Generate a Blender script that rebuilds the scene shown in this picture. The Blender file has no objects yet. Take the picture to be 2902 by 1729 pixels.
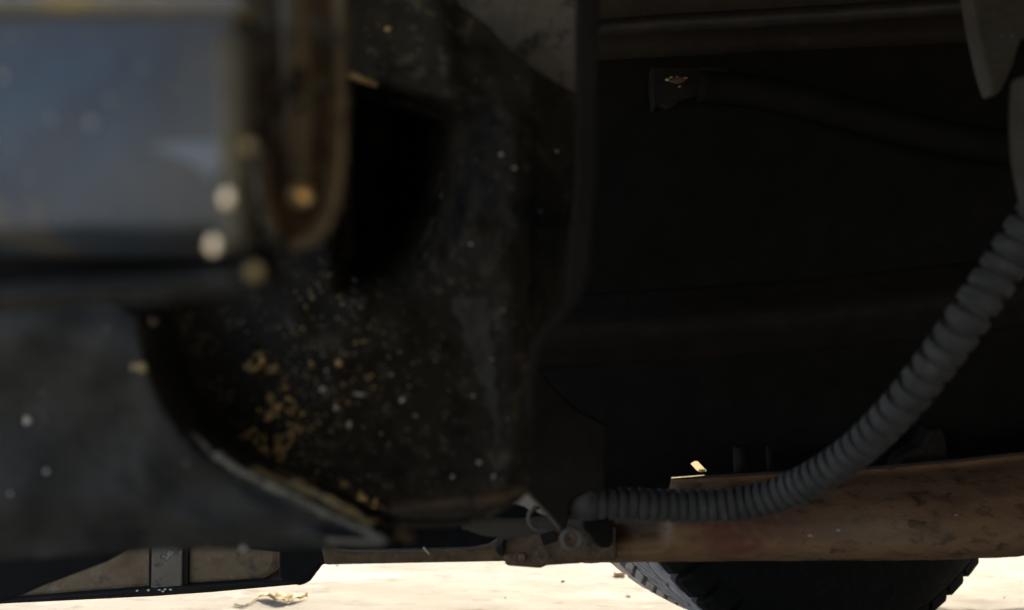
import bpy, bmesh, math, random
from mathutils import Vector, Matrix
random.seed(7)
SC = bpy.context.scene
COL = SC.collection

# ------------------------------------------------------------------ camera, sky, sun, exposure
F, CX, CY, H = 2400.0, 1451.0, 864.5, 0.38          # focal length in photo pixels, image centre, lens height (m)
cam_d = bpy.data.cameras.new('camera'); cam = bpy.data.objects.new('camera', cam_d); COL.objects.link(cam)
cam.location = (0, 0, H); cam.rotation_euler = (math.pi/2, 0, 0)
cam_d.sensor_width = 36; cam_d.lens = F/2902*36; cam_d.clip_start = 0.01; cam_d.clip_end = 500
cam_d.dof.use_dof = True; cam_d.dof.focus_distance = 0.77; cam_d.dof.aperture_fstop = cam_d.lens/5.8
SC.camera = cam

SUN_EL, SUN_AZ = math.radians(42), math.radians(25)   # azimuth from +Y (far side of the car), negative = to the left
w = bpy.data.worlds.new('World'); SC.world = w; w.use_nodes = True
nt = w.node_tree; nt.nodes.clear()
sky = nt.nodes.new('ShaderNodeTexSky'); sky.sky_type = 'NISHITA'; sky.sun_disc = False; sky.dust_density = 4; sky.ozone_density = .4; sky.air_density = .8
sky.sun_elevation = SUN_EL; sky.sun_rotation = SUN_AZ
bg = nt.nodes.new('ShaderNodeBackground'); bg.inputs['Strength'].default_value = 0.15
ow = nt.nodes.new('ShaderNodeOutputWorld')
nt.links.new(sky.outputs[0], bg.inputs[0]); nt.links.new(bg.outputs[0], ow.inputs[0])
sd = bpy.data.lights.new('sun', 'SUN'); sd.energy = 2.0; sd.angle = math.radians(0.5); sd.color = (1, .95, .87)
so = bpy.data.objects.new('sun', sd); COL.objects.link(so)
dirv = Vector((math.sin(SUN_AZ)*math.cos(SUN_EL), math.cos(SUN_AZ)*math.cos(SUN_EL), math.sin(SUN_EL)))
so.rotation_euler = dirv.to_track_quat('Z', 'Y').to_euler(); so.location = dirv*20
SC.view_settings.view_transform = 'Standard'; SC.view_settings.look = 'None'
SC.view_settings.exposure = 1.5; SC.view_settings.gamma = 1
try: SC.view_settings.use_curve_mapping = False
except Exception: pass
SC.cycles.max_bounces = 10; SC.cycles.diffuse_bounces = 6

# ------------------------------------------------------------------ materials
def material(name, cols, scale=30, rough=.6, metal=0., bump=.3, bscale=120, patch=None, pits=None, rough_var=.15, stretch=None, spec=.5):
    """cols: colours along a noise ramp; patch: (colour, scale, threshold, softness); pits: (colour, scale, threshold)"""
    m = bpy.data.materials.new(name); m.use_nodes = True
    n = m.node_tree.nodes; l = m.node_tree.links; n.clear()
    out = n.new('ShaderNodeOutputMaterial'); b = n.new('ShaderNodeBsdfPrincipled'); l.new(b.outputs[0], out.inputs[0])
    tc = n.new('ShaderNodeTexCoord'); co = tc.outputs['Object']
    if stretch:
        mp = n.new('ShaderNodeMapping'); mp.inputs['Scale'].default_value = stretch; l.new(co, mp.inputs[0]); co = mp.outputs[0]
    def noise(s, d=6, r=.62):
        t = n.new('ShaderNodeTexNoise'); t.inputs['Scale'].default_value = s; t.inputs['Detail'].default_value = d
        t.inputs['Roughness'].default_value = r; l.new(co, t.inputs['Vector']); return t.outputs[0]
    a = noise(scale)
    rp = n.new('ShaderNodeValToRGB'); l.new(a, rp.inputs[0]); e = rp.color_ramp.elements
    k = len(cols)
    while len(e) < k: e.new(.5)
    for i, c in enumerate(cols):
        e[i].position = .3+.4*i/max(1, k-1); e[i].color = (*c, 1)
    c = rp.outputs[0]
    def over(c, col, fac):
        mx = n.new('ShaderNodeMixRGB'); l.new(fac, mx.inputs[0]); l.new(c, mx.inputs[1]); mx.inputs[2].default_value = (*col, 1); return mx.outputs[0]
    for p in (patch or []):
        f = noise(p[1], 5); mr = n.new('ShaderNodeMapRange'); l.new(f, mr.inputs[0])
        mr.inputs[1].default_value = p[2]; mr.inputs[2].default_value = p[2]+p[3]; c = over(c, p[0], mr.outputs[0])
    for p in (pits or []):
        v = n.new('ShaderNodeTexVoronoi'); v.inputs['Scale'].default_value = p[1]; l.new(co, v.inputs['Vector'])
        mr = n.new('ShaderNodeMapRange'); l.new(v.outputs['Distance'], mr.inputs[0])
        mr.inputs[1].default_value = p[2]; mr.inputs[2].default_value = p[2]*.5; 
        g = n.new('ShaderNodeMath'); g.operation = 'MULTIPLY'; l.new(mr.outputs[0], g.inputs[0])
        f = noise(p[1]*.35, 2); m2 = n.new('ShaderNodeMapRange'); l.new(f, m2.inputs[0]); m2.inputs[1].default_value = .5; m2.inputs[2].default_value = .58
        l.new(m2.outputs[0], g.inputs[1]); c = over(c, p[0], g.outputs[0])
    l.new(c, b.inputs['Base Color'])
    b.inputs['Metallic'].default_value = metal; b.inputs['Specular IOR Level'].default_value = spec
    rr = n.new('ShaderNodeMapRange'); l.new(noise(scale*1.7), rr.inputs[0]); rr.inputs[1].default_value = .3; rr.inputs[2].default_value = .7
    rr.inputs[3].default_value = max(.05, rough-rough_var); rr.inputs[4].default_value = min(1, rough+rough_var); l.new(rr.outputs[0], b.inputs['Roughness'])
    bp = n.new('ShaderNodeBump'); bp.inputs['Strength'].default_value = bump; bp.inputs['Distance'].default_value = .002
    l.new(noise(bscale, 8, .7), bp.inputs['Height']); l.new(bp.outputs[0], b.inputs['Normal'])
    return m

M = dict(
 ground = material('pale_concrete', [(.26,.228,.162),(.35,.313,.235),(.30,.268,.196)], 9, .85, 0, .5, 60, patch=[((.22,.175,.125),34,.57,.12),((.56,.51,.42),2.2,.52,.14),((.55,.50,.42),24,.62,.1)], stretch=(.4,1.3,1)),
 blue = material('blue_grey_paint', [(.044,.064,.088),(.078,.104,.134),(.058,.081,.108)], 30, .5, 0, .12, 200, patch=[((.17,.15,.12),22,.58,.12)], pits=[((.30,.31,.31),160,.2)]),
 brass = material('polished_yellow_metal', [(1,.88,.52),(1,.9,.58)], 40, .1, 1, 0, 60, rough_var=.02),
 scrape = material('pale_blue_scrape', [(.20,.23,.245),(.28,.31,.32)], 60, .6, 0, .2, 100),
 rib = material('raised_brown_rib', [(.17,.12,.06),(.36,.26,.135),(.25,.175,.09)], 70, .55, 0, .5, 260, patch=[((.04,.026,.014),70,.53,.08),((.30,.20,.08),90,.62,.06)]),
 bolt = material('yellow_plated_bolt', [(.70,.46,.17),(.85,.60,.26)], 90, .5, .2, .2, 260),
 tan = material('tan_worn_edge', [(.17,.15,.11),(.36,.32,.25)], 120, .7, 0, .5, 260, patch=[((.16,.09,.04),70,.56,.1)]),
 crust = material('brown_rust_crust', [(.07,.042,.020),(.20,.122,.056)], 120, .8, 0, .7, 260),
 chip = material('glint_mirror', [(.80,.73,.58),(.88,.82,.68)], 60, .28, 1, 0, 60, rough_var=.04),  # mirror metal for the aimed glint domes
 amber = material('yellow_glint_mirror', [(.80,.50,.17),(.88,.58,.24)], 60, .3, 1, 0, 60, rough_var=.04),  # yellow mirror metal for the aimed glint domes
 beam = material('dim_brown_beam', [(.026,.019,.014),(.048,.035,.025)], 30, .6, 0, .4, 140, patch=[((.075,.05,.032),25,.6,.1)], spec=.3),
 olive = material('olive_stained_metal', [(.10,.085,.05),(.19,.165,.10),(.14,.12,.075)], 60, .55, 0, .2, 200, patch=[((.28,.22,.10),40,.55,.12)]),
 lip_light = material('pale_lit_lip', [(.14,.14,.125),(.20,.195,.175),(.18,.16,.105)], 40, .45, .1, .2, 200, patch=[((.38,.29,.12),25,.52,.1)]),  # lip painted paler, as if it caught the light
 rust = material('dark_flaky_rust', [(.045,.028,.016),(.15,.088,.042),(.085,.052,.028)], 90, .6, 0, .7, 300, patch=[((.26,.17,.07),80,.57,.1),((.012,.01,.009),50,.55,.1)]),
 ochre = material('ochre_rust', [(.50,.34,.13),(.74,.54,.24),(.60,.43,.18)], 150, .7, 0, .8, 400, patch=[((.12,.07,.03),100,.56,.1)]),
 oily = material('oily_black_casting', [(.012,.009,.005),(.036,.028,.016),(.023,.018,.010)], 45, .65, 0, 1, 170, spec=.3, patch=[((.085,.068,.042),30,.53,.14),((.11,.09,.058),120,.57,.10),((.006,.006,.006),16,.53,.1)], pits=[((.17,.15,.115),230,.2),((.20,.14,.06),150,.16)]),
 dusty = material('dusty_dark_casting', [(.034,.028,.018),(.068,.057,.039),(.050,.042,.028)], 50, .7, 0, .8, 180, patch=[((.085,.08,.068),40,.55,.12)], pits=[((.2,.19,.17),170,.15)]),
 pan = material('dark_green_grey_pan', [(.014,.0135,.011),(.034,.0335,.028),(.022,.0215,.018)], 34, .65, 0, .6, 160, spec=.3, patch=[((.066,.064,.053),40,.55,.14),((.014,.0135,.012),18,.55,.1)], pits=[((.16,.145,.115),110,.14)]),
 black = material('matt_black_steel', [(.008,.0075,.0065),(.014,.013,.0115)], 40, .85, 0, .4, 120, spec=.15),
 brownblack = material('dark_brown_steel', [(.012,.0095,.0075),(.023,.017,.0125)], 40, .75, 0, .5, 140, patch=[((.04,.027,.018),25,.6,.1)], spec=.25),
 rail = material('rust_brown_frame', [(.17,.085,.040),(.30,.165,.083),(.225,.12,.058)], 26, .75, 0, .55, 220, patch=[((.20,.10,.055),12,.54,.14),((.09,.05,.024),70,.54,.12),((.30,.195,.115),85,.59,.14),((.12,.072,.038),22,.60,.14)], pits=[((.07,.036,.02),120,.25),((.26,.21,.16),120,.13)], stretch=(.7,1,1.2)),
 railred = material('red_brown_rust', [(.12,.042,.028),(.17,.075,.05)], 45, .8, 0, .7, 220, patch=[((.15,.085,.045),30,.5,.1)]),
 muffler = material('brown_mottled_silencer', [(.13,.082,.038),(.22,.148,.078),(.165,.112,.056)], 28, .7, 0, .4, 200, patch=[((.085,.06,.036),30,.57,.1),((.28,.215,.14),50,.59,.10)]),
 band = material('peeling_grey_band', [(.16,.125,.08),(.24,.20,.145)], 50, .65, 0, .4, 200, patch=[((.10,.08,.05),60,.53,.06),((.34,.31,.25),55,.58,.06)]),
 tyre = material('shaded_tyre_rubber', [(.008,.008,.0075),(.013,.0125,.012)], 60, .9, 0, .5, 300, spec=.15, patch=[((.02,.019,.018),40,.6,.12)]),  # sidewall rubber painted near black, the shaded side of the tyre
 tread = material('lit_tread_rubber', [(.34,.32,.325),(.56,.54,.545)], 60, .7, 0, .4, 300, patch=[((.20,.19,.185),45,.57,.1)]),  # tread rubber painted pale for the outside light falling on it
 hose = material('grey_plastic_hose', [(.040,.039,.038),(.078,.077,.075)], 70, .65, 0, .5, 260, patch=[((.15,.145,.135),90,.58,.12),((.035,.032,.028),45,.58,.1)]),
 wire = material('dull_wire', [(.10,.08,.068),(.17,.145,.125)], 80, .55, .2, .3, 300),
 gloss = material('glossy_dark_pipe', [(.035,.029,.024),(.06,.05,.042)], 60, .45, .2, .15, 60, rough_var=.05),
 pale = material('pale_chip_and_daylight', [(.42,.38,.30),(.55,.50,.41)], 60, .7, 0, .3, 200),  # real chips, and the bright outside painted into the gap
 drop_light = material('pale_drop_highlight', [(.80,.72,.56),(.90,.84,.70)], 200, .8, 0, .3, 400),  # near white, painted as the highlight on drops
 grit = material('pale_grit_and_glint', [(.42,.40,.37),(.66,.64,.60)], 200, .7, 0, .3, 400),  # pale grains also stand in for glints on oily drops
 leaf = material('dry_yellow_leaf', [(.42,.30,.12),(.68,.55,.30),(.58,.44,.22)], 50, .75, 0, .4, 200, patch=[((.14,.07,.025),35,.6,.06)]),
 wood = material('raw_wood_chip', [(.50,.33,.19),(.62,.44,.28)], 90, .8, 0, .4, 200),
 stone = material('grey_stone', [(.30,.25,.19),(.42,.36,.28)], 30, .9, 0, .5, 200),
 shield = material('grey_brown_shield', [(.125,.103,.075),(.24,.20,.15),(.17,.143,.107)], 30, .75, 0, .5, 160, patch=[((.14,.085,.045),26,.56,.12),((.055,.048,.038),45,.53,.12)]),
)

# ------------------------------------------------------------------ helpers
def P(px, py, d): return Vector(((px-CX)*d/F, d, H-(py-CY)*d/F))    # a point seen at (px, py) standing d metres away
WORLD = {}
BEHIND = (-.3, -2.8, 0)     # a spot of sunlit ground on the near side of the car
LIT = (-1.4, -.3, 0)          # a spot of sunlit ground left of the car
def link(name, bm, mat, parent=None, smooth=True, label=None, stuff=False, origin=None):
    me = bpy.data.meshes.new(name)
    bmesh.ops.recalc_face_normals(bm, faces=bm.faces)
    c = origin or (sum((v.co for v in bm.verts), Vector())/len(bm.verts))
    bmesh.ops.translate(bm, verts=bm.verts, vec=-c)
    for f in bm.faces: f.smooth = smooth
    bm.to_mesh(me); bm.free()
    if mat: me.materials.append(mat)
    o = bpy.data.objects.new(name, me); COL.objects.link(o)
    WORLD[o.name] = Vector(c)
    if parent: o.parent = parent; o.location = Vector(c)-WORLD[parent.name]
    else: o.location = c
    if label: o['label'] = label
    if stuff: o['kind'] = 'stuff'
    return o
def bevel(o, wdt, seg=2, ang=35):
    m = o.modifiers.new('bevel', 'BEVEL'); m.width = wdt; m.segments = seg; m.limit_method = 'ANGLE'; m.angle_limit = math.radians(ang)
    return o
def dirty(o, strength, size, mid=.5):
    t = bpy.data.textures.new('lumps', 'CLOUDS'); t.noise_scale = size; t.noise_depth = 3
    m = o.modifiers.new('lumps', 'DISPLACE'); m.texture = t; m.strength = strength; m.mid_level = mid; m.texture_coords = 'LOCAL'
    return o
def smooth_path(pts, n):
    """Catmull-Rom through pts (tuples), n samples per span"""
    pts = [Vector(p) for p in pts]; out = []
    q = [pts[0]*2-pts[1]]+pts+[pts[-1]*2-pts[-2]]
    for i in range(1, len(q)-2):
        for k in range(n):
            t = k/n; a, b, c, d = q[i-1], q[i], q[i+1], q[i+2]
            out.append(.5*((2*b)+(c-a)*t+(2*a-5*b+4*c-d)*t*t+(3*b-a-3*c+d)*t**3))
    out.append(pts[-1]); return out
def slab_bm(poly, d, thick, bm=None):
    """outline at distance d (number or function of px, py), pushed back by thick metres"""
    bm = bm or bmesh.new()
    D = d if callable(d) else (lambda x, y: d)
    fr = [bm.verts.new(P(x, y, D(x, y))) for x, y in poly]
    bk = [bm.verts.new(v.co+Vector((0, thick, 0))) for v in fr]
    bm.faces.new(fr); bm.faces.new(bk[::-1])
    for i in range(len(fr)):
        j = (i+1) % len(fr); bm.faces.new((fr[i], bk[i], bk[j], fr[j]))
    return bm
def slab(name, poly, d, thick, mat, parent, bev=.002, round_n=0, label=None):
    if round_n: poly = [tuple(p)[:2] for p in smooth_path([(x, y, 0) for x, y in poly]+[(*poly[0], 0)], round_n)[:-1]]
    o = link(name, slab_bm(poly, d, thick), mat, parent, False, label)
    if bev: bevel(o, bev, 2)
    return o
def surf_bm(fn, nu, nv, thick):
    """solid sheet: fn(u, v) -> world point, closed with a back face thick metres behind"""
    bm = bmesh.new()
    A = [[bm.verts.new(fn(i/nu, j/nv)) for j in range(nv+1)] for i in range(nu+1)]
    TK = thick if callable(thick) else (lambda u, v: thick)
    B = [[bm.verts.new(v.co+Vector((0, TK(i/nu, j/nv), 0))) for j, v in enumerate(r)] for i, r in enumerate(A)]
    for i in range(nu):
        for j in range(nv):
            bm.faces.new((A[i][j], A[i+1][j], A[i+1][j+1], A[i][j+1]))
            bm.faces.new((B[i][j], B[i][j+1], B[i+1][j+1], B[i+1][j]))
    for i in range(nu):
        bm.faces.new((A[i][0], B[i][0], B[i+1][0], A[i+1][0])); bm.faces.new((A[i][nv], A[i+1][nv], B[i+1][nv], B[i][nv]))
    for j in range(nv):
        bm.faces.new((A[0][j], A[0][j+1], B[0][j+1], B[0][j])); bm.faces.new((A[nu][j], B[nu][j], B[nu][j+1], A[nu][j+1]))
    return bm
def tube_bm(pts, rad, seg=14, closed=False, bm=None, cap=True):
    """sweep along world points; rad = number or function of index"""
    bm = bm or bmesh.new(); n = len(pts); pts = [Vector(p) for p in pts]
    R = rad if callable(rad) else (lambda i: rad)
    T = []
    for i in range(n):
        a = pts[i-1] if (i > 0 or closed) else pts[i]; b = pts[(i+1) % n] if (i < n-1 or closed) else pts[i]
        T.append((b-a).normalized())
    N = T[0].orthogonal().normalized(); rings = []
    for i in range(n):
        N = (N-T[i]*N.dot(T[i])).normalized(); B = T[i].cross(N)
        rings.append([bm.verts.new(pts[i]+(N*math.cos(2*math.pi*k/seg)+B*math.sin(2*math.pi*k/seg))*R(i)) for k in range(seg)])
    for i in range(n if closed else n-1):
        a, b = rings[i], rings[(i+1) % n]
        for k in range(seg): bm.faces.new((a[k], a[(k+1) % seg], b[(k+1) % seg], b[k]))
    if not closed and cap: bm.faces.new(rings[0][::-1]); bm.faces.new(rings[-1])
    return bm
def pxtube(name, pts, rpx, mat, parent, n=8, seg=14, label=None, closed=False):
    sm = smooth_path(pts, n) if not closed else pts
    d0 = sum(p[2] for p in pts)/len(pts)
    return link(name, tube_bm([P(*p) for p in sm], rpx*d0/F, seg, closed), mat, parent, True, label)
def lump_bm(c, r, bm=None, squash=(1, .5, 1), sub=2, rough=.3):
    bm = bm or bmesh.new()
    res = bmesh.ops.create_icosphere(bm, subdivisions=sub, radius=1)
    ph = [random.uniform(0, 6.28) for _ in range(4)]
    for v in res['verts']:
        d = v.co.copy(); k = 1+rough*(math.sin(d.x*3+ph[0])*math.sin(d.z*3.3+ph[1])+.5*math.sin(d.x*6+ph[2])*math.cos(d.z*5+ph[3]))
        v.co = Vector(c)+Vector((d.x*squash[0], d.y*squash[1], d.z*squash[2]))*r*k
    return bm
def glint_bm(c, r, target, bm=None, dome=.10):  # dome tilted so that it mirrors a chosen lit spot to the lens
    bm = bm or bmesh.new(); c = Vector(c)
    n = ((Vector(target)-c).normalized()-(c-Vector((0, 0, H))).normalized()).normalized()
    q = Vector((0, 0, 1)).rotation_difference(n)
    res = bmesh.ops.create_icosphere(bm, subdivisions=3, radius=1)
    ph = random.uniform(0, 6.28)
    for v in res['verts']:
        a = math.atan2(v.co.y, v.co.x); k = 1+.10*math.sin(2*a+ph)+.06*math.sin(3*a-ph)
        v.co = c+q @ Vector((v.co.x*r*k, v.co.y*r*k, v.co.z*r*dome))
    return bm
def box_bm(x0, x1, y0, y1, z0, z1, bm=None):
    bm = bm or bmesh.new()
    r = bmesh.ops.create_cube(bm, size=1)
    for v in r['verts']:
        v.co = Vector(((x0+x1)/2+v.co.x*(x1-x0), (y0+y1)/2+v.co.y*(y1-y0), (z0+z1)/2+v.co.z*(z1-z0)))
    return bm
def ss(a, b, x):
    t = max(0, min(1, (x-a)/(b-a))); return t*t*(3-2*t)
def interp(pts, x):
    if x <= pts[0][0]: return pts[0][1]
    for (a, ya), (b, yb) in zip(pts, pts[1:]):
        if x <= b: return ya+(yb-ya)*(x-a)/(b-a)
    return pts[-1][1]
def along(pts, t):
    """point at share t of the length of a 2-D polyline"""
    L = [math.dist(a, b) for a, b in zip(pts, pts[1:])]; s = t*sum(L)
    for (a, b), l in zip(zip(pts, pts[1:]), L):
        if s <= l or b is pts[-1]: k = min(1, s/l); return (a[0]+(b[0]-a[0])*k, a[1]+(b[1]-a[1])*k)
        s -= l
def empty(name, loc, parent=None):
    o = bpy.data.objects.new(name, None); COL.objects.link(o); o.empty_display_size = .05
    WORLD[o.name] = Vector(loc); o.location = Vector(loc)-(WORLD[parent.name] if parent else Vector())
    if parent: o.parent = parent
    return o

# ------------------------------------------------------------------ the ground
def ground():
    bm = bmesh.new()
    # fine mesh where the camera sees it, long strips out to the horizon
    xs = [-200, -30, -6, -2]+[-1.6+.025*i for i in range(129)]+[2, 6, 30, 200]
    ys = [-200, -30, -6, -1.5, -.5, .3, .8]+[.95+.015*i for i in range(71)]+[2.4, 4, 10, 40, 300]
    def z(x, y):
        if abs(x) > 1.61 or not .9 < y < 2.1: return 0
        return .0012*(math.sin(x*31+y*17)*math.sin(y*43-x*11)+.6*math.sin(x*83+1.3*math.sin(y*57))*math.sin(y*97+x*29))+random.uniform(-.0007, .0007)
    V = [[bm.verts.new((x, y, z(x, y))) for y in ys] for x in xs]
    for i in range(len(xs)-1):
        for j in range(len(ys)-1): bm.faces.new((V[i][j], V[i+1][j], V[i+1][j+1], V[i][j+1]))
    o = link('ground', bm, M['ground'], origin=Vector((0, 0, 0))); o['kind'] = 'structure'
    bm = bmesh.new()
    for k in range(90):
        x, y = random.uniform(-1.1, 1.2), random.uniform(1.0, 2.0)
        lump_bm((x, y, .0005), random.choice((.001, .0013, .0016, .0025)), bm, (1.3, 1, .4), 1)
    link('loose_grit', bm, M['stone'], None, True, stuff=True)
ground()

# ------------------------------------------------------------------ the car
car = empty('car', (0, .6, 0))
car['label'] = 'dark oily underside of an old car with rusty frame, hose and wheel'; car['category'] = 'car'

# body shell over everything
link('floor_pan', box_bm(-.40, 2.4, -.8, 1.28, .66, .72), M['black'], car, False)  # floor edges cut to let daylight in from the left and near side
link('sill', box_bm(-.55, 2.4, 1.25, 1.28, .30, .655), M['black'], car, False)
link('sill', box_bm(-.40, 2.4, -.8, -.77, .36, .655), M['black'], car, False)  # unseen near sill, its height set to hold back sky light
link('end_blocker', box_bm(2.37, 2.4, -.765, 1.245, .2, .655), M['black'], car, False)  # unseen end wall added to shut out light from the right
slab('dark_sheet', [(1480, 60), (4200, 60), (4200, 1400), (1705, 1400), (1700, 1215), (1480, 1215)], lambda x, y: .732+.033*ss(1215, 1400, y)*(1-ss(2000, 2600, x)), .006, M['black'], car, .002, label='added black sheet standing in for the shaded recess at the upper wheel')  # black sheet put in to keep the recess behind the hose dark
bevel(link('daylight_blocker', box_bm(.55, 1.3, 1.20, 1.23, .165, .655), M['black'], car, False), .005)  # added sheet that shuts out the daylight right of the tyre

# ---- wheel, turned, on the far side
WC, TH, TR = Vector((.355, .995, .357)), -.52, .357
def wheel():
    ax = Vector((math.sin(TH), math.cos(TH), 0)); hx = Vector((math.cos(TH), -math.sin(TH), 0)); up = Vector((0, 0, 1))
    W = Matrix((hx, ax, up)).transposed().to_4x4(); W.translation = WC
    root = empty('wheel', WC, car); root['label'] = 'black treaded road wheel standing behind the rusty rail'
    def ring(bm, prof, n=120, close=True):
        rings = [[bm.verts.new(W @ Vector((r*math.cos(a), o, r*math.sin(a)))) for o, r in prof] for a in [2*math.pi*i/n for i in range(n)]]
        m = len(prof)
        for i in range(n):
            A, B = rings[i], rings[(i+1) % n]
            for k in range(m if close else m-1): bm.faces.new((A[k], A[(k+1) % m], B[(k+1) % m], B[k]))
        return bm
    prof = [(-.070, .200), (-.086, .222), (-.095, .262), (-.094, .300), (-.086, .327), (-.076, .339), (-.05, .344), (0, .346),
            (.05, .344), (.076, .339), (.086, .327), (.094, .300), (.095, .262), (.086, .222), (.070, .200), (.05, .205), (-.05, .205)]
    link('tyre', ring(bmesh.new(), prof, 160), M['tyre'], root)
    N = 60; st = 2*math.pi/N
    def block(o0, o1, frac, shoulder, skew, twin=False):
        """one lug at angle 0 (along +x of the wheel), sides splayed; local coordinates of the wheel"""
        bm = bmesh.new(); r1 = TR; r0 = .340
        aw = st*frac/2; rows = []
        sec = [(o0, r1), (o1, r1)] if not shoulder else ([(o0, r1), (o1-.012*shoulder, r1-.001), (o1, r1-.009), (o1+.004*shoulder, r1-.026)])
        bot = [(o0, r0)]+([(o1, r0)] if not shoulder else [(o1-.004*shoulder, r0-.004), (o1-.002*shoulder, r1-.028)])
        loop = sec+bot[::-1]
        for mid in ((-st*.24, st*.24) if twin else (0,)):
            rows = []
            for t in (-1, -.8, 0, .8, 1):
                drop = .0025 if abs(t) == 1 else 0
                rows.append([bm.verts.new(Vector(((r-(drop if r > r0+.001 else 0))*math.cos(mid+t*aw+skew*(o-o0)), o, (r-(drop if r > r0+.001 else 0))*math.sin(mid+t*aw+skew*(o-o0))))) for o, r in loop])
            for A, B in zip(rows, rows[1:]):
                for k in range(len(loop)): bm.faces.new((A[k], A[(k+1) % len(loop)], B[(k+1) % len(loop)], B[k]))
            bm.faces.new(rows[0][::-1]); bm.faces.new(rows[-1])
        bmesh.ops.recalc_face_normals(bm, faces=bm.faces)
        me = bpy.data.meshes.new('tread_block'); bm.to_mesh(me); bm.free(); me.materials.append(M['tread']); return me
    kinds = [(block(.046, .088, .90, 1, .6), 0), (block(.010, .042, .37, 0, 2.6, True), .35), (block(-.026, .006, .36, 0, -2.8, True), .1),
             (block(-.052, -.030, .72, 0, -1.6), .4), (block(-.056, -.080, .80, -1, 1.0), .55)]
    kinds[4][0].materials[0] = M['tyre']  # inner shoulder lugs take the dark shaded rubber
    inv = Matrix.Translation(-WC)
    for me, ph in kinds:
        for i in range(N):
            o = bpy.data.objects.new('tread_block', me); COL.objects.link(o); o.parent = root
            o.matrix_basis = inv @ W @ Matrix.Rotation(-(i+ph)*st, 4, 'Y')
    # rim: barrel and a plain disc
    ring(b := bmesh.new(), [(-.070, .199), (-.066, .190), (-.03, .176), (.05, .176), (.066, .190), (.070, .199), (.06, .196), (.045, .180), (-.03, .180), (-.06, .195)], 96)
    link('rim', b, M['black'], root)
    ring(b := bmesh.new(), [(.036, .02), (.040, .10), (.030, .150), (.036, .178), (.042, .178), (.036, .150), (.046, .10), (.042, .02)], 72)
    link('rim_disc', b, M['black'], root)
    ring(b := bmesh.new(), [(-.045, .02), (-.048, .12), (-.042, .165), (-.038, .165), (-.044, .12), (-.041, .02)], 72)
    link('brake_shield', b, M['black'], root)
    link('hub', tube_bm([W @ Vector((0, -.05, 0)), W @ Vector((0, .06, 0))], .045, 24), M['black'], root)
wheel()

# ---- rusty frame rail across the right
TOPL = [(1640, 1480), (1885, 1440), (1900, 1356), (2150, 1343), (2430, 1329), (2700, 1306), (2902, 1284), (3300, 1240), (4300, 1140)]
BOTL = [(1640, 1596), (2000, 1591), (2400, 1589), (2700, 1587), (2902, 1576), (3300, 1550), (4300, 1480)]
def rail_fn(u, v):
    x = 1640+2660*u; y0, y1 = interp(TOPL, x), interp(BOTL, x)
    d = interp([(0, .668), (.03, .669), (.07, .666), (.2, .646), (.4, .624), (.6, .612), (.8, .607), (.92, .611), (1, .624)], v)
    d += .0012*math.sin(x*.021+v*3)*math.sin(v*9+x*.004)
    return P(x, y0+(y1-y0)*v, d)
rail = link('frame_rail', surf_bm(rail_fn, 170, 26, lambda u, v: .004+.04*ss(.02, .4, v)), M['rail'], car, True, 'rust brown frame rail running across the lower right')
dirty(rail, .0016, .012)
pxtube('seam_edge', [(x, interp(TOPL, x)-1, .662) for x in range(1905, 4290, 12)], 5, M['gloss'], rail, 1, 10)
def stain(mat, obj, pos, size, col, amount=1, ragged=.6):
    '''a blotch of its own colour on the paint, at one place of one object'''
    t = M[mat].node_tree; n, l = t.nodes, t.links; b = n['Principled BSDF']; src = b.inputs['Base Color'].links[0].from_socket
    tc = n.new('ShaderNodeTexCoord'); mp = n.new('ShaderNodeMapping'); mp.vector_type = 'TEXTURE'
    mp.inputs['Location'].default_value = Vector(pos)-WORLD[obj.name]; mp.inputs['Scale'].default_value = size; l.new(tc.outputs['Object'], mp.inputs[0])
    ln = n.new('ShaderNodeVectorMath'); ln.operation = 'LENGTH'; l.new(mp.outputs[0], ln.inputs[0])
    nz = n.new('ShaderNodeTexNoise'); nz.inputs['Scale'].default_value = 1.6/min(size); nz.inputs['Detail'].default_value = 6; l.new(tc.outputs['Object'], nz.inputs['Vector'])
    ad = n.new('ShaderNodeMath'); ad.operation = 'MULTIPLY_ADD'; l.new(nz.outputs[0], ad.inputs[0]); ad.inputs[1].default_value = ragged*2.4; l.new(ln.outputs['Value'], ad.inputs[2])
    mr = n.new('ShaderNodeMapRange'); l.new(ad.outputs[0], mr.inputs[0]); mr.inputs[1].default_value = 1.25+ragged; mr.inputs[2].default_value = .35+ragged; mr.inputs[4].default_value = amount
    mx = n.new('ShaderNodeMixRGB'); l.new(mr.outputs[0], mx.inputs[0]); l.new(src, mx.inputs[1]); mx.inputs[2].default_value = (*col, 1); l.new(mx.outputs[0], b.inputs['Base Color'])
def rail_at(x, y): return rail_fn((x-1640)/2660, (y-interp(TOPL, x))/(interp(BOTL, x)-interp(TOPL, x)))
stain('rail', rail, rail_at(2070, 1535), (.036, .05, .020), (.19, .055, .036), .8, 1.0)
stain('rail', rail, rail_at(2200, 1480), (.05, .05, .014), (.12, .05, .032), .6, 1.0)
stain('rail', rail, rail_at(2480, 1500), (.07, .05, .014), (.31, .225, .15), .6)
stain('rail', rail, rail_at(1850, 1560), (.05, .05, .018), (.29, .165, .062), .8, .9)
link('rust_pit', lump_bm(rail_fn((2600-1640)/2660, (1488-1312)/(1588-1312)), 1, None, (30*.61/F, .0009, 15*.61/F), 3, .3), M['crust'], rail)
for (x, y, r) in ((2297, 1519, 6), (2376, 1503, 5), (2710, 1460, 4)):
    v = (y-interp(TOPL, x))/(interp(BOTL, x)-interp(TOPL, x))
    link('pale_chip', lump_bm(rail_fn((x-1640)/2660, v), r*.61/F, None, (1.3, .4, .8), 2, .4), M['pale'], rail)

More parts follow.
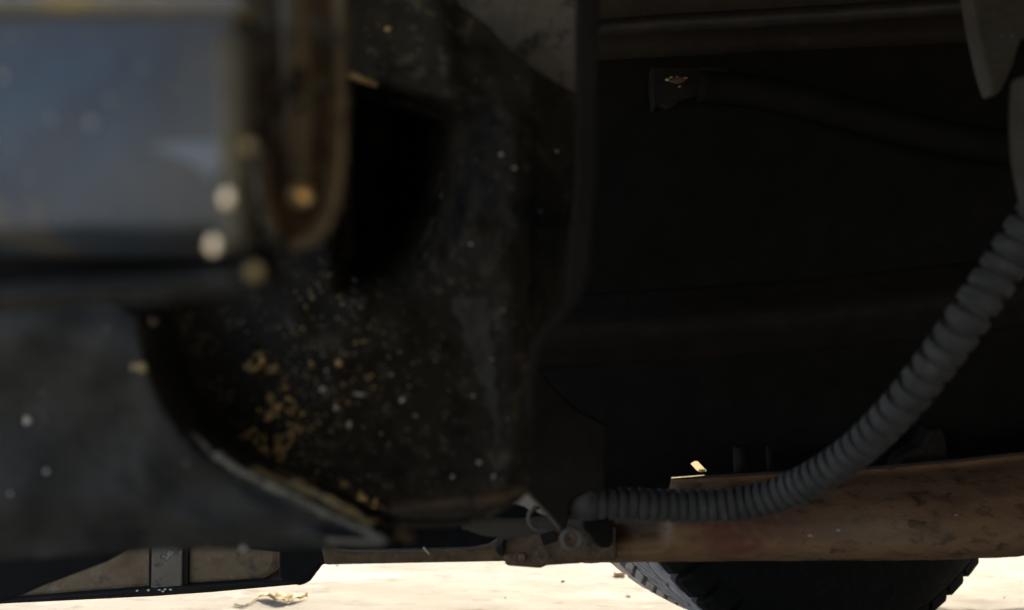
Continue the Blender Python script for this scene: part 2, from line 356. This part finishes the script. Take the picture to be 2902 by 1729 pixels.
# left continuation of the rail, with the bracket that clamps it
slab('rail_strip', [(905, 1530), (935, 1540), (960, 1558), (985, 1563), (1200, 1560), (1340, 1555), (1385, 1546), (1410, 1530), (1470, 1520), (1470, 1592), (1200, 1597), (920, 1603)], .63, .008, M['crust'], car, .002, label='thin brown rail above the bright ground, left of the clamp')
pxtube('rail_lip', [(940, 1541, .628), (965, 1559, .628), (1100, 1562, .628), (1250, 1559, .628), (1340, 1554, .628), (1390, 1543, .628), (1412, 1528, .628)], 2.5, M['wire'], bpy.data.objects['rail_strip'], 6, 8)
pxtube('straw', [(1200, 1551, .626), (1206, 1558, .626), (1217, 1570, .626)], 3.5, M['leaf'], bpy.data.objects['rail_strip'], 4, 6)
slab('clamp_block', [(1427, 1532), (1470, 1527), (1535, 1516), (1640, 1500), (1745, 1490), (1750, 1592), (1660, 1593), (1642, 1600), (1548, 1606), (1535, 1614), (1430, 1606)], .605, .05, M['rust'], car, .003, label='dark rusty clamp block stepping below the rail')
cb = bpy.data.objects['clamp_block']
slab('gusset', [(1402, 1560), (1428, 1530), (1428, 1575), (1420, 1580)], .60, .012, M['brownblack'], cb, .001)
slab('weld_plate', [(1468, 1573), (1488, 1571), (1490, 1590), (1470, 1592)], .6, .006, M['rail'], cb, .001)
slab('weld_plate', [(1530, 1520), (1575, 1508), (1580, 1535), (1540, 1548)], .6, .006, M['brownblack'], cb, .001)
slab('crossmember', [(700, 1380), (1560, 1380), (1560, 1560), (1380, 1575), (900, 1580), (700, 1560)], .70, .08, M['black'], car, .004)

# ---- silencer at the lower left
def muffler():
    out = [(-260, 1480), (792, 1480), (793, 1560), (789, 1600), (774, 1628), (750, 1645), (715, 1652), (430, 1671), (200, 1690), (0, 1706), (-260, 1727)]
    o = slab('silencer', out, .76, .13, M['muffler'], car, .006, label='brown mottled exhaust silencer with rounded right end at lower left')
    dirty(o, .001, .03)
    slab('silencer_seam', [(-260, 1723), (0, 1702), (430, 1668), (715, 1649), (870, 1644), (868, 1656), (600, 1680), (430, 1692), (0, 1713), (-260, 1735)], .752, .13, M['brownblack'], o, .002)
    slab('weld_band', [(430, 1480), (517, 1480), (515, 1664), (427, 1670)], .7545, .012, M['band'], o, .0012)
    slab('band_edge', [(515, 1480), (534, 1480), (533, 1662), (515, 1664)], .7565, .012, M['brownblack'], o, .0008)
    slab('band_edge', [(421, 1480), (430, 1480), (427, 1670), (420, 1671)], .7565, .012, M['brownblack'], o, .0008)
    for x, y in ((389, 1674), (421, 1673), (452, 1672), (468, 1670), (484, 1671), (462, 1676)):
        link('pale_chip', lump_bm(P(x, y, .7505), 4*.75/F, None, (1.2, .6, .7), 1), M['drop_light'], o)
muffler()
slab('rubber_mount', [(790, 1470), (932, 1470), (928, 1600), (905, 1603), (904, 1617), (893, 1624), (880, 1648), (850, 1662), (822, 1656), (790, 1640)], .66, .05, M['black'], car, .003, label='ragged black rubber mount beside the silencer')
slab('black_guard', [(-260, 1520), (420, 1520), (345, 1570), (300, 1594), (200, 1632), (120, 1662), (50, 1693), (0, 1712), (-260, 1800)], .55, .02, M['black'], car, .002, label='black sloping guard at the lower left corner')

# ---- oily gearbox casting in the middle
CT = [(380, -80), (1270, -80), (1300, 10), (1385, 75), (1450, 150), (1540, 212), (1625, 262), (1660, 280)]
CB = [(380, 1400), (700, 1420), (1100, 1488), (1180, 1497), (1320, 1492), (1430, 1442), (1490, 1402), (1510, 1370), (1516, 995), (1560, 950), (1640, 850), (1660, 800)]
def cast_d(x, y):
    d = .380
    d += .14*ss(940, 990, x)*(1-ss(1060, 1380, x+.25*(y-430)))*ss(195+.28*(x-980), 290+.28*(x-980), y)*(1-ss(560, 860, y))   # deep void beside the bracket
    d -= .030*math.exp(-((x-900)/330)**2-((y-1080)/330)**2)                 # round belly
    d -= .016*math.exp(-((x-1445)/70)**2)*ss(250, 420, y)                 # upright rib
    d += .05*ss(1500, 1660, x)
    d -= .010*math.exp(-((x-1230-.18*y)/60)**2)*(1-ss(700, 900, y))
    d -= .03*(1-ss(380, 640, x))
    d += .02*ss(1440, 1500, y)
    d -= .006*math.exp(-((x-1240)/16)**2-((y-720)/34)**2)
    for (bx, by, br, h) in LUMPS:
        r2 = ((x-bx)/br)**2+((y-by)/br)**2
        if r2 < 6: d -= h*math.exp(-r2)
    return d
LUMPS = [(random.uniform(420, 1640), random.uniform(0, 1480), random.uniform(14, 55), random.uniform(-.003, .006)) for _ in range(170)]
def cast_fn(u, v):
    x = 380+1280*u; y0, y1 = interp(CT, x), interp(CB, x); y = y0+(y1-y0)*v
    return P(x, y, cast_d(x, y))
casting = link('gearbox_casting', surf_bm(cast_fn, 150, 150, .05), M['oily'], car, True, 'oily black gearbox casting speckled with grit and glints in the middle')
# pale dusty strip and worn flange on the casting
def strip_fn(u, v):
    y = 840+420*u; xa = 1265+.36*(y-840)+7*math.sin(y*.07)+5*math.sin(y*.19); xb = min(1425, 1390+.09*(y-840))+6*math.sin(y*.09+1); x = xa+(xb-xa)*v
    return P(x, y, cast_d(x, y)+.0015-.003*math.sin(math.pi*v)**.5)
link('dusty_strip', surf_bm(strip_fn, 30, 8, .004), M['dusty'], casting)
pxtube('flange', [(1110, 1432, .335), (1230, 1424, .335), (1340, 1418, .335), (1430, 1402, .34), (1478, 1380, .35)], 17, M['rust'], casting, 8, 12)
pxtube('flange', [(1120, 1478, .345), (1220, 1484, .345), (1320, 1474, .345), (1420, 1438, .35), (1470, 1408, .36)], 12, M['oily'], casting, 8, 10)
pxtube('casting_rib', [(905, 180, .345), (960, 195, .345), (1020, 222, .35), (1065, 240, .36)], 10, M['ochre'], casting, 8, 10)
# pale grains painted as oil-drop glints, and ochre grains, finer and denser towards the belly
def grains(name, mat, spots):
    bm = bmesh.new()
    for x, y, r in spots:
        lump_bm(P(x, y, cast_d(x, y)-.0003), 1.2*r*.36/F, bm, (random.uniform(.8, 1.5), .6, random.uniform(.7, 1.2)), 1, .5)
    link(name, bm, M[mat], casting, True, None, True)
def cloud(cx, cy, sx, sy, n, rs):
    out = []
    while len(out) < n:
        x, y = random.gauss(cx, sx), random.gauss(cy, sy)
        if 600 < x < 1490 and 700 < y < 1450: out.append((x, y, random.choice(rs)))
    return out
grains('glint_specks', 'grit', cloud(1010, 1080, 150, 170, 60, (1.2, 1.6, 2, 2, 3))+cloud(1330, 900, 90, 300, 22, (1.2, 2, 3, 4))+[(1420, 437, 5), (1460, 476, 4), (1578, 428, 4), (1530, 600, 4), (1335, 692, 4), (914, 1104, 7),
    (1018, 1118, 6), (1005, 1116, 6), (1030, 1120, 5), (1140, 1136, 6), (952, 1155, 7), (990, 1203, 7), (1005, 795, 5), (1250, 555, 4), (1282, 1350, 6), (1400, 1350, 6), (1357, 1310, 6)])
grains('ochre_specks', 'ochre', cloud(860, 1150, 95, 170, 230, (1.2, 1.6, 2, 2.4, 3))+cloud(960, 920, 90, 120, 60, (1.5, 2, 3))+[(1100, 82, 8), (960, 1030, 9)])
def clump(name, spots, mat):
    """each crust is a knot of small grains grown together"""
    for (x, y, r) in spots:
        bm = bmesh.new()
        for k in range(9):
            a, q = random.uniform(0, 6.28), r*random.random()**.6*.9
            px, py = x+q*math.cos(a)*1.1, y+q*math.sin(a)
            lump_bm(P(px, py, cast_d(px, py)-.0005), r*random.uniform(.18, .42)*.36/F, bm, (1, .7, 1), 1, .5)
        link(name, bm, M[mat], casting)
clump('ochre_crust', [(718, 1042, 24), (738, 1015, 22), (768, 1045, 20), (760, 1180, 18), (787, 1155, 20), (765, 1130, 14), (728, 1262, 28), (790, 1270, 24), (785, 1310, 28),
      (742, 1290, 24), (824, 1226, 28), (690, 1240, 20), (882, 1218, 12), (1030, 1420, 26), (975, 1372, 14), (1062, 1440, 26), (800, 1240, 20), (765, 1330, 22), (722, 1225, 18)], 'ochre')
clump('rust_crust', [(615, 1090, 28), (640, 1120, 24), (1000, 1452, 40), (1080, 1465, 36), (940, 1440, 34), (900, 1400, 30), (850, 1368, 30), (660, 1255, 30), (700, 1300, 30), (800, 1345, 28)], 'rust')

bm = bmesh.new()
for (x, y, r) in ((1420, 437, 3), (1460, 476, 2.5), (1578, 428, 3), (1335, 692, 2.5), (914, 1104, 5), (1018, 1118, 5), (1140, 1136, 4), (952, 1155, 4), (990, 1203, 4), (1282, 1350, 4), (1400, 1350, 4),
    (1110, 1062, 3), (925, 1050, 3), (1080, 1230, 2.5), (1180, 1180, 2.5), (1160, 1250, 2), (1390, 1090, 2.5))+tuple((random.gauss(1050, 130), random.gauss(1080, 170), random.choice((1, 1.4, 1.8))) for q in range(45)):
    glint_bm(P(x, y, cast_d(x, y)-.0012), r*.36/F, BEHIND, bm, .25)  # mirror domes aimed to set highlights on the casting
link('wet_glints', bm, M['chip'], casting, True, None, True)
bm = bmesh.new()
for (x, y, r) in ((1100, 82, 6), (960, 1030, 7), (742, 1020, 8), (722, 1045, 7), (785, 1155, 8), (762, 1178, 7), (790, 1265, 8), (788, 1305, 9), (735, 1270, 7), (825, 1225, 8), (1030, 1412, 8), (975, 1370, 7), (700, 1240, 5), (770, 1320, 7), (1060, 1435, 7))+tuple((random.gauss(790, 45), random.gauss(1215, 85), random.choice((2, 3, 4, 5))) for q in range(40))+tuple((random.gauss(900, 70), random.gauss(1050, 130), random.choice((1.4, 2, 3))) for q in range(30)):
    glint_bm(P(x, y, cast_d(x, y)-.0035), r*.34/F, BEHIND, bm, .3)  # yellow mirror domes added to brighten the ochre clumps
link('ochre_glint_mirrors', bm, M['amber'], casting, True, None, True)

# dark upright plate on the casting's right side
slab('mounting_plate', [(1636, -80), (1700, -80), (1695, 300), (1690, 500), (1672, 760), (1645, 850), (1530, 988), (1505, 1180), (1488, 1180), (1500, 985), (1600, 850), (1634, 500)], .335, .012, M['brownblack'], car, .0012, label='dark upright plate along the right of the casting')
slab('heat_shield', [(1230, -120), (1690, -120), (1690, 330), (1560, 300), (1380, 170)], .45, .01, M['shield'], car, .002, label='grey brown sheet in the gap at the top centre')
slab('hanger_bracket', [(1480, 980), (1560, 1090), (1640, 1165), (1716, 1205), (1716, 1392), (1660, 1400), (1618, 1420), (1606, 1500), (1592, 1510), (1472, 1368)], .50, .012, M['brownblack'], car, .0015, label='dark brown hanger bracket left of the hose end')

# ---- lower front pan
UP = [(-260, 870), (0, 860), (330, 850), (392, 900), (405, 980), (430, 1070), (470, 1145), (530, 1222), (600, 1280), (700, 1342), (800, 1390), (900, 1440), (1000, 1487), (1080, 1524), (1104, 1534)]
LO = [(-260, 1614), (0, 1592), (250, 1574), (420, 1560), (600, 1556), (700, 1560), (850, 1556), (1000, 1551), (1080, 1545), (1106, 1540)]
def pan_fn(u, v):
    (xa, ya), (xb, yb) = along(UP, u), along(LO, u)
    d = .305-.012*math.exp(-((v-.12)/.22)**2)*(1-ss(.45, .75, u))+.012*ss(.75, 1, v)-.024*u
    d += .002*math.sin(u*23)*math.sin(v*9+u*5)
    return P(xa+(xb-xa)*v, ya+(yb-ya)*v, d)
pan = link('oil_pan', surf_bm(pan_fn, 90, 34, .03), M['pan'], car, True, 'dark grey green rounded pan filling the lower left')
def rim_pt(t, lift): x, y = along(UP, t); return (x, y+lift, .303-.022*t-.002)
pts = [rim_pt(t, 2) for t in [.60+.396*i/40 for i in range(41)]]
def ragged(name, pts, r, mat, n=90, spread=8):
    """a crusty edge: grains of uneven size piled along a line"""
    bm = bmesh.new(); sm = smooth_path(pts, 8)
    for k in range(n):
        x, y, d = sm[min(len(sm)-1, int(random.random()*len(sm)))]
        lump_bm(P(x+random.uniform(-spread, spread), y+random.gauss(0, spread*.45), d), r*random.uniform(.4, 1.1)*.3/F, bm, (1.5, .6, .8), 1, .5)
    return link(name, bm, M[mat], pan)
ragged('worn_edge', pts, 9, 'tan', 170, 6)
ragged('rust_edge', [(690, 1318, .294), (790, 1368, .293), (860, 1388, .291), (920, 1414, .289), (980, 1448, .287), (1060, 1494, .286)], 13, 'ochre', 70, 11)
ragged('rust_edge', [(800, 1350, .30), (880, 1385, .30), (960, 1440, .298), (1040, 1480, .296), (1110, 1505, .296), (1140, 1500, .30)], 17, 'crust', 120, 16)
pxtube('pale_edge', [(930, 1530, .276), (1000, 1533, .276), (1060, 1536, .277), (1088, 1535, .277)], 7, M['tan'], pan, 6, 10)
for (x, y, r, m) in ((78, 1191, 21, 'drop_light'), (28, 1399, 11, 'grit'), (132, 1335, 14, 'grit'), (333, 1275, 14, 'dusty'), (30, 1047, 16, 'dusty'), (402, 1042, 24, 'ochre'), (380, 1040, 18, 'ochre'), (690, 1553, 18, 'grit'), (650, 1510, 12, 'dusty'), (436, 912, 20, 'rust'), (315, 1160, 14, 'dusty')):
    # find the pan's surface under the spot by searching its grid
    best = min(((pan_fn(i/60, j/30)) for i in range(61) for j in range(31)), key=lambda p: (CX+p.x/p.y*F-x)**2+(CY-(p.z-H)/p.y*F-y)**2)
    link('mud_and_glint_spot', lump_bm(P(x, y, best.y-.0004), r*.6*.27/F, None, (1, .35, 1), 2, .25), M[m], pan)  # pale ones are painted bright as drop highlights, the others are dirt

# ---- blurred panel nearest the lens, upper left
def panel_fn(u, v):
    x = -260+930*u; y = 4+(725-4)*v
    d = .205-.030*u+.012*ss(.88, 1, v)-.004*math.sin(math.pi*v)
    return P(x, y, d)
panel = link('metal_panel', surf_bm(panel_fn, 40, 30, .012), M['blue'], car, True, 'smooth blue grey metal panel at the upper left, close to the lens')
stain('blue', panel, panel_fn(.99, .45), (.032, .06, .055), (.12, .10, .068), .7, .5)
stain('blue', panel, panel_fn(.55, .02), (.06, .05, .010), (.11, .105, .095), .7, .4)
def lip_fn(u, v):
    x = -260+960*u; y = -98+125*v+12*u
    return P(x, y, .2005-.029*u-.005*math.sin(math.pi*v)+.006*(1-v))
link('folded_edge', surf_bm(lip_fn, 30, 10, .01), M['lip_light'], panel)
slab('edge_strip', [(600, 85), (690, 85), (690, 700), (625, 715), (612, 420)], .170, .008, M['olive'], panel, .0015)
def bot_fn(u, v):
    x = -260+990*u; y = interp([(-260, 830), (0, 805), (430, 780), (730, 752)], x)+75*v-6*u
    return P(x, y, .186-.018*u-.010*math.sin(math.pi*v)+.01*v)
link('flange', surf_bm(bot_fn, 40, 10, .02), M['pan'], panel)
slab('panel_return', [(-260, 715), (720, 690), (735, 770), (-260, 850)], .208, .02, M['black'], panel, .002)
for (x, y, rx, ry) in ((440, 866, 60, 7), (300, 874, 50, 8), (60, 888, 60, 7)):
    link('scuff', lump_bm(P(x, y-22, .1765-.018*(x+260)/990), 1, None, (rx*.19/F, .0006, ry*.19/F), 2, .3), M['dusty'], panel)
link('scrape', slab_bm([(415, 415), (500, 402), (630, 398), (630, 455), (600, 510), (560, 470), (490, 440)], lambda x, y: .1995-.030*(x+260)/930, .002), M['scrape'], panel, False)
for (x, y, r, m) in ((642, 562, 22, 'chip'), (604, 695, 24, 'chip')):
    link('drop_glint', glint_bm(P(x, y, .184-.022*(x+260)/930), r*.165/F, LIT), M[m], panel)  # mirror dome aimed at lit ground, in place of a drop's highlight
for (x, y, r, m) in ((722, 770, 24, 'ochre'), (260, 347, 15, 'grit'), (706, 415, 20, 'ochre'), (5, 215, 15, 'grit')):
    link('mud_and_glint_spot', lump_bm(P(x, y, .186-.022*(x+260)/930), 1.0*r*.172/F, None, (1, .3, 1), 2, .12), M[m], panel)  # pale ones painted as drop highlights, ochre ones dirt

# ---- rusty ribbed bracket
strap = slab('ribbed_bracket', [(694, -80), (972, -80), (974, 200), (970, 420), (955, 560), (925, 650), (880, 698), (832, 710), (785, 694), (755, 640), (738, 540), (727, 420), (694, 360)], .212, .01, M['rust'], car, .002, label='dark rusty upright bracket with a rounded bottom end, upper left of centre')
pxtube('raised_rib', [(962, 270, .2125), (958, 330, .2125), (956, 450, .2125), (938, 570, .2125), (900, 650, .2125), (845, 682, .2125), (785, 655, .2125), (755, 570, .2125), (742, 450, .2125)], 23, M['rib'], strap, 8, 12)
pxtube('raised_rib', [(960, -80, .209), (962, 100, .209), (962, 260, .209)], 13, M['rib'], strap, 6, 12)
pxtube('raised_rib', [(836, -80, .2115), (838, 100, .2115), (842, 250, .212), (848, 400, .2135), (850, 520, .215)], 42, M['rib'], strap, 8, 16)
bh = link('bolt_head', lump_bm(P(853, 553, .203), 34*.205/F, None, (1, .55, 1), 3, .06), M['bolt'], strap)
link('bolt_glint', glint_bm(P(853, 553, .1998), 24*.2/F, BEHIND), M['amber'], bh)  # mirror dome added to light up the bolt centre
for (x, y, r) in ((912, 90, 14), (955, 118, 12), (850, 308, 20), (735, 170, 20), (760, 60, 16), (905, 235, 18))+tuple((random.uniform(705, 955), random.uniform(0, 640), random.uniform(7, 16)) for q in range(26)):
    link('rust_and_glint_flake', lump_bm(P(x, y, .207), r*.205/F, None, (1, .3, 1.2), 2, .3), M['olive'], strap)

# ---- clips by the hose end
slab('hoop_clamp', [(1318, 1502), (1322, 1476), (1345, 1460), (1380, 1468), (1440, 1474), (1510, 1472), (1570, 1462), (1590, 1490), (1560, 1508), (1500, 1522), (1440, 1528), (1370, 1521)], .52, .006, M['dusty'], car, .002, label='curved dark strap clamp under the casting')
hc = bpy.data.objects['hoop_clamp']
pxtube('clamp_lip', [(1316, 1500, .515), (1322, 1472, .515), (1350, 1453, .515), (1400, 1438, .515), (1450, 1422, .515)], 5, M['dusty'], hc, 6, 8)
slab('gap_light', [(1436, 1432), (1462, 1412), (1480, 1394), (1506, 1402), (1524, 1418), (1530, 1432), (1516, 1440), (1502, 1446), (1486, 1436), (1466, 1430)], .53, .004, M['pale'], car, .0008, label='small pale slab standing in for daylight in the gap beside the wire clip')
slab('gap_light', [(1519, 1450), (1530, 1445), (1548, 1447), (1562, 1460), (1548, 1462), (1532, 1458)], .53, .004, M['pale'], car, .0008)  # both pale slabs are painted as the bright outside seen through the gap
wp = [(1466, 1362, .475), (1500, 1400, .475), (1545, 1448, .475), (1590, 1500, .475)]
wc = pxtube('wire_clip', wp, 5.5, M['wire'], car, 8, 10, label='bent wire clip with two ring ends under the hose')
ring = lambda cx, cy, r, a0, a1, n, d: [(cx+r*math.cos(a0+(a1-a0)*i/n), cy+r*math.sin(a0+(a1-a0)*i/n), d) for i in range(n+1)]
link('ring_end', tube_bm([P(*p) for p in ring(1622, 1527, 26, 0, 2*math.pi, 32, .472)[:-1]], 9*.472/F, 12, True), M['wire'], wc)
link('ring_end', tube_bm([P(*p) for p in ring(1532, 1468, 34, math.radians(250), math.radians(60), 24, .478)], 5.5*.478/F, 10), M['wire'], wc)
slab('rubber_clip', [(1655, 1470), (1742, 1470), (1738, 1540), (1728, 1556), (1706, 1556), (1690, 1546), (1672, 1520), (1650, 1500)], .515, .02, M['black'], car, .002, label='black rubber clip under the hose end')

# ---- corrugated hose
HP = [(1694, 1424, .505), (1800, 1429, .505), (1950, 1434, .505), (2100, 1427, .498), (2220, 1396, .485), (2330, 1342, .468), (2440, 1264, .45), (2550, 1153, .43), (2650, 1030, .415), (2750, 890, .40), (2840, 758, .397), (2925, 632, .390), (2985, 540, .384), (3005, 480, .378)]
sm = smooth_path(HP, 150); wpt = [P(*p) for p in sm]
S = [0]
for a, b in zip(wpt, wpt[1:]): S.append(S[-1]+(b-a).length)
res = []; step = .0006; k = 0; s = 0
while s < S[-1]:
    while S[k+1] < s: k += 1
    f = (s-S[k])/(S[k+1]-S[k]); res.append((wpt[k].lerp(wpt[k+1], f), s/S[-1])); s += step
phase = [0]
for _, t in res[1:]: phase.append(phase[-1]+step/(.0060+.0036*ss(.38, .66, t)))
R0 = .0098
def hr(i):
    t = res[i][1]; q = phase[i] % 1; g = .20
    land = ss(0, .10, q)*(1-ss(1-g-.10, 1-g, q))
    return R0*(1-(.16+.10*ss(.4, .7, t))*(1-land))
hose = link('corrugated_hose', tube_bm([p for p, _ in res], hr, 28), M['hose'], car, True, 'grey ribbed plastic hose curving up to the right')
cuff = [(1590, 1428), (1600, 1427), (1640, 1426), (1680, 1424), (1688, 1424), (1692, 1424), (1700, 1424)]
cr = [40, 46, 48, 50, 49, 43, 42]
link('hose_cuff', tube_bm([P(x, y, .516-.011*ss(1600, 1700, x)) for x, y in cuff], lambda i: cr[i]*.505/F, 28), M['hose'], hose)
pxtube('hose_elbow', [(2990, 230, .37), (2985, 330, .37), (2990, 430, .37), (3010, 560, .38)], 108, M['dusty'], car, 8, 20)

# ---- dark structure above and behind, right half
def beam_fn(u, v):
    x = 1560+2700*u; y0 = -140; y1 = interp([(1560, 168), (1700, 160), (2300, 130), (2760, 108), (3160, 85)], x)
    return P(x, y0+(y1-y0)*v, .72-.03*math.sin(math.pi*min(1, .15+v*.9)))
link('cross_beam', surf_bm(beam_fn, 60, 14, .06), M['beam'], car, True, 'dark brown beam across the top right')
pxtube('highlight_pipe', [(1560, 92, .65), (1720, 80, .65), (1900, 66, .65), (2090, 56, .65), (2400, 38, .65), (2700, 18, .65), (3100, -10, .65), (4200, -90, .65)], 26, M['gloss'], car, 10, 16)  # glossy pipe added to give the beam its highlight streak
ab = slab('spring_bracket', [(1845, 185), (2065, 185), (2065, 262), (1992, 268), (1930, 285), (1892, 312), (1868, 300), (1850, 318), (1843, 250)], .72, .02, M['brownblack'], car, .006, label='small rusty bracket under the dark beam')
link('rust_and_glint_flake', lump_bm(P(1920, 228, .718), 1, None, (22*.7/F, .002, 9*.7/F), 3, .15), M['crust'], ab)  # crust and ochre flakes here stand in for the bracket's amber highlight
for q in range(7): link('rust_and_glint_flake', lump_bm(P(1905+random.uniform(-25, 45), 232+random.uniform(-14, 14), .7185), random.uniform(3, 7)*.7/F, None, (1.4, .4, .8), 1, .4), M['ochre'], ab)
link('rust_and_glint_flake', lump_bm(P(2005, 222, .718), 16*.7/F, None, (1, .3, .9), 2, .4), M['dusty'], ab)
pxtube('control_arm', [(1980, 245, .72), (2150, 262, .72), (2350, 305, .71), (2600, 372, .70), (2800, 410, .69), (3000, 425, .69), (3500, 430, .69), (4100, 400, .69)], 46, M['black'], car, 8, 18, label='dark curved arm above the wheel')
def ir_fn(u, v):
    x = 1380+2740*u; y0 = interp([(1520, 900), (2300, 850), (3020, 770), (4200, 690)], x); y0 -= 60; y1 = y0+210
    return P(x, y0+(y1-y0)*v, (.7315-.026*math.sin(math.pi*v)**1.5))
link('support_rail', surf_bm(ir_fn, 30, 10, .04), M['brownblack'], car, True, 'dark brown inner rail behind the hose')
slab('grey_bracket', [(2742, -80), (3000, -80), (3000, 60), (2895, 110), (2872, 190), (2838, 262), (2818, 272), (2795, 200), (2768, 80)], .44, .012, M['dusty'], car, .003, label='grey angled bracket in the top right corner')
for (x, r) in ((2098, 19), (2182, 9)):
    link('stud', tube_bm([P(x-4, 1266, .685), P(x+2, 1365, .685)], r*.655/F, 14), M['brownblack'], car)
slab('spring_block', [(2536, 1334), (2556, 1292), (2612, 1262), (2640, 1218), (2672, 1214), (2684, 1250), (2690, 1325)], .675, .02, M['brownblack'], car, .002)

# polished facets, added and tilted to mirror sunlit ground as small glints
def facet(name, poly, d, target, thick, label=None):
    c = P(*poly[0], d); din = (c-Vector((0, 0, H))).normalized(); n = ((Vector(target)-c).normalized()-din).normalized()
    bm = bmesh.new(); fr = []
    for x, y in poly:
        r = P(x, y, 1)-Vector((0, 0, H)); t = (c-Vector((0, 0, H))).dot(n)/r.dot(n); fr.append(bm.verts.new(Vector((0, 0, H))+r*t))
    bk = [bm.verts.new(v.co-n*thick) for v in fr]; bm.faces.new(fr); bm.faces.new(bk[::-1])
    for i in range(len(fr)): j = (i+1) % len(fr); bm.faces.new((fr[i], bk[i], bk[j], fr[j]))
    return link(name, bm, M['brass'], car, False, label)
facet('glint_facet', [(1957, 1314), (1968, 1307), (1977, 1307), (2000, 1331), (1999, 1337), (1985, 1339), (1974, 1333)], .690, (-1.4, -.1, 0), .001, 'tiny tilted yellow facet added for the glint above the rail')
facet('seam_glint', [(1902, 1353), (1960, 1349), (1996, 1346), (1996, 1347.5), (1960, 1351), (1903, 1355.5)], .655, (-1.4, -.1, 0), .0005)

# ------------------------------------------------------------------ things lying on the ground
def G(px, py): d = H*F/(py-CY); return P(px, py, d)
def dry_leaf():
    bm = bmesh.new(); spine = [(735, 1697), (775, 1700), (810, 1707), (845, 1704), (872, 1697)]
    pts = smooth_path([tuple(G(x, y)) for x, y in spine], 5); n = len(pts)
    rows = []
    for i, p in enumerate(pts):
        t = i/(n-1); wd = .010*math.sin(math.pi*min(1, .08+t*.9))**.7*random.uniform(.55, 1.2)
        rows.append([bm.verts.new(p+Vector((0, s*wd, .003+.004*abs(s)+.003*math.sin(i*.8+s*2)*math.sin(i*.37)))) for s in (-1, -.5, 0, .5, 1)])
    bk = [[bm.verts.new(v.co-Vector((0, 0, .0006))) for v in r] for r in rows]
    for i in range(n-1):
        for k in range(4):
            bm.faces.new((rows[i][k], rows[i+1][k], rows[i+1][k+1], rows[i][k+1])); bm.faces.new((bk[i][k], bk[i][k+1], bk[i+1][k+1], bk[i+1][k]))
        for k in (0, 4): bm.faces.new((rows[i][k], bk[i][k], bk[i+1][k], rows[i+1][k]))
    o = link('dry_leaf', bm, M['leaf']); o['label'] = 'curled dry yellow leaf lying on the bright ground'; o['category'] = 'leaf'
    st = smooth_path([tuple(G(x, y)+Vector((0, 0, z))) for x, y, z in ((665, 1716, .002), (690, 1719, .001), (712, 1712, .003), (740, 1698, .007))], 6)
    link('leaf_stalk', tube_bm(st, .0013, 8), M['leaf'], o)
dry_leaf()
c = G(1752, 1634)
o = bevel(link('wood_chip', box_bm(c.x-.006, c.x+.009, c.y-.006, c.y+.006, 0, .007), M['wood'], None, False), .002)
o['label'] = 'small tan wood chip on the ground touching the left of the tyre'; o['category'] = 'wood chip'
